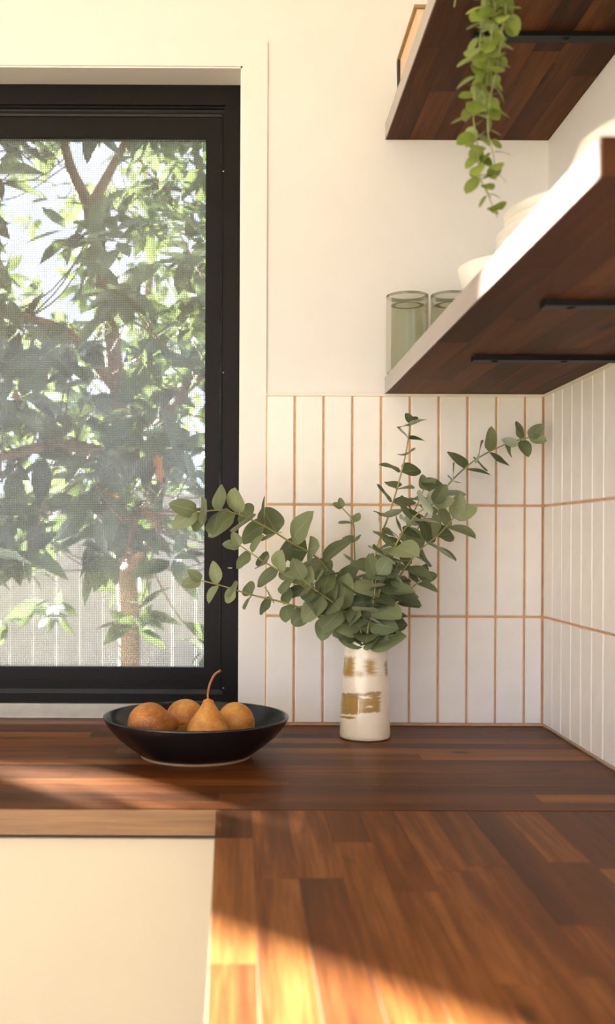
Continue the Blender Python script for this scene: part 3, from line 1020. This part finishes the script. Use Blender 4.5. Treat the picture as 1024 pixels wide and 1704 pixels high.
# leafy tree close to the window
TB = Vector((-.40, 1.55, ZF - .12))
tree = tag(empty('garden_tree', TB), 'broad-leaved tree growing close outside the kitchen window', 'tree')
def limb(name, pts, r0, r1, parent, off, n=8):
    tv, tf = tube([c - off for c in smooth_curve(pts, 6)], r0, r1, n)
    return mk(name, tv, tf, 'bark', parent, True)
fork = P(150, 345, 3.55)
limb('trunk', [TB, P(215, 1090, 3.55), P(205, 900, 3.56), P(190, 600, 3.58), fork], .040, .026, tree, TB, 10)
limbs = [[fork, P(120, 285, 3.5), P(105, 230, 3.45), P(70, 120, 3.4), P(20, -60, 3.3)],
         [fork, P(180, 290, 3.6), P(212, 225, 3.62), P(250, 100, 3.65), P(300, -80, 3.6)],
         [P(195, 650, 3.58), P(120, 560, 3.3), P(20, 520, 3.1), P(-120, 470, 3.0)],
         [P(205, 800, 3.56), P(270, 700, 3.2), P(320, 640, 3.0), P(420, 560, 2.9)],
         [P(208, 950, 3.56), P(260, 880, 3.1), P(230, 850, 2.8), P(215, 920, 2.7)],
         [P(205, 760, 3.56), P(100, 740, 3.0), P(0, 760, 2.8), P(-150, 780, 2.7)]]
for lb in limbs:
    limb('branch', lb, .022, .006, tree, TB)
rt = random.Random(5)
cents = []
def add_c(n, xr, yr, zr, keep=None):
    c = 0
    while c < n:
        p = Vector((rt.uniform(*xr), rt.uniform(*yr), rt.uniform(*zr)))
        if keep and not keep(p):
            continue
        ax = (Vector((rt.uniform(-.6, .6), rt.uniform(-.9, .1), rt.uniform(-.3, .8)))).normalized()
        cents.append((p, ax)); c += 1
def pix(p):
    d = p.y + D
    return VX + p.x * F / d, VY - (p.z - CZ) * F / d
def keep_near(p):
    px, py = pix(p)
    e = ((px - 70) / 150) ** 2 + ((py - 360) / 130) ** 2
    if e < 1 and rt.random() < .62:
        return False
    if py > 930:
        # the lower part opens toward the fence
        return rt.random() < (.30 if py < 1060 else .04)
    return True
add_c(900, (-1.9, .55), (.7, 2.1), (-.05, 2.3), keep_near)
tl = whorls(cents, (6, 9), (.07, .14), .35, 41)
def vis(m):
    px, py = pix(m)
    return -20 < px < 360 and 200 < py < 1130
tl.sort(key=lambda e: (not vis(e[1]), e[1].y))
near, rest = tl[:300], tl[300:]
for i, (m_, mid) in enumerate(near):
    me = TL[i % 3]
    px, py = pix(mid)
    if i in (37, 112, 181):
        me = TLR
    lf = link('leaf', me, tree)
    lf.matrix_basis = Matrix.Translation(-TB) @ m_
join_leaves('foliage', [m_ for m_, _ in rest], tree, TB, 'tree')
V, Fc = [], []
segs = [c for lb in limbs for c in smooth_curve(lb, 4)]
for (c, ax) in cents:
    nb = min(segs, key=lambda s_: (s_ - c).length)
    if lit_shaft(c) or lit_shaft((c + nb) / 2) or (c - nb).length > .42:
        continue
    mid = (c + nb) / 2 + Vector((0, 0, -.04))
    tv, tf = tube(smooth_curve([nb, mid, c], 3), .0032, .002, 4)
    b = len(V); V += [q - TB for q in tv]; Fc += [tuple(b + j for j in q) for q in tf]
tw = mk('twigs', V, Fc, 'bark', tree, True); tw['kind'] = 'stuff'

# unseen tree added on the sun rays to shade all but the shafts
T2 = Vector((-3.3, 2.2, ZF - .12))
shade_tree = tag(empty('garden_tree', T2), 'added unseen broad-leaved tree blocking the sun toward the left end of the window', 'tree')
limb('trunk', [T2, T2 + Vector((.1, -.1, .9)), T2 + Vector((0, .1, 1.8)), T2 + Vector((.1, 0, 2.6))], .08, .03, shade_tree, T2, 10)
c2 = []
r2 = random.Random(9)
for k in range(1700):
    p = Vector((r2.uniform(-2.5, .35), FY + .1, r2.uniform(-.1, 1.35)))
    q = p - SUN * r2.uniform(1.1, 3.2) + Vector((r2.uniform(-.1, .1), 0, r2.uniform(-.1, .1)))
    px, py = pix(q)
    if px > -40 and py > 120:
        continue
    c2.append((q, -SUN * .5 + rvec() * .6))
c2 = [(c, a.normalized()) for c, a in c2]
tl2 = whorls(c2, (7, 9), (.13, .22), .3, 42)
join_leaves('foliage', [m_ for m_, _ in tl2], shade_tree, T2, 'tree')

# trees beyond the fence
for i, (tx, ty, lab, sd) in enumerate(((-3.4, 6.6, 'sunlit yellow-green tree beyond the fence, farther from the window jamb', 3), (-.9, 7.2, 'sunlit yellow-green tree beyond the fence, behind the broad-leaved tree', 4))):
    tb = Vector((tx, ty, ZF - .12))
    t3 = tag(empty('background_tree', tb), lab, 'tree', 'trees beyond the fence')
    limb('trunk', [tb, tb + Vector((.1, 0, 1.2)), tb + Vector((0, .1, 2.4)), tb + Vector((.1, 0, 3.6))], .11, .04, t3, tb)
    r3 = random.Random(sd)
    c3 = []
    for k in range(330):
        q = tb + Vector((r3.gauss(0, .9), r3.gauss(0, .7), 2.3 + r3.gauss(0, 1.0)))
        if q.z < .3:
            continue
        c3.append((q, (rvec() + Vector((0, 0, .5))).normalized()))
    tl3 = whorls(c3, (5, 8), (.12, .22), .3, 50 + i)
    join_leaves('foliage', [m_ for m_, _ in tl3], t3, tb, 'treefar')

# fence
fe = tag(empty('garden_fence', (-1.5, 4.2, ZF - .12)), 'weathered grey paling fence behind the garden tree', 'fence')
pal = bev_mesh('paling', .13, .018, 1.62, .003, 'fence')
for k in range(46):
    o = link('paling', pal, fe)
    o.location = (-3.1 + k * .1335, R.uniform(-.004, .004), .81 + R.uniform(-.012, .012))
for zz in (.35, 1.25):
    box('fence_rail', (-5, 3.4, 4.21, 4.25, ZF - .12 + zz, ZF - .12 + zz + .08), 'fence', fe, (-1.5, 4.2, ZF - .12))
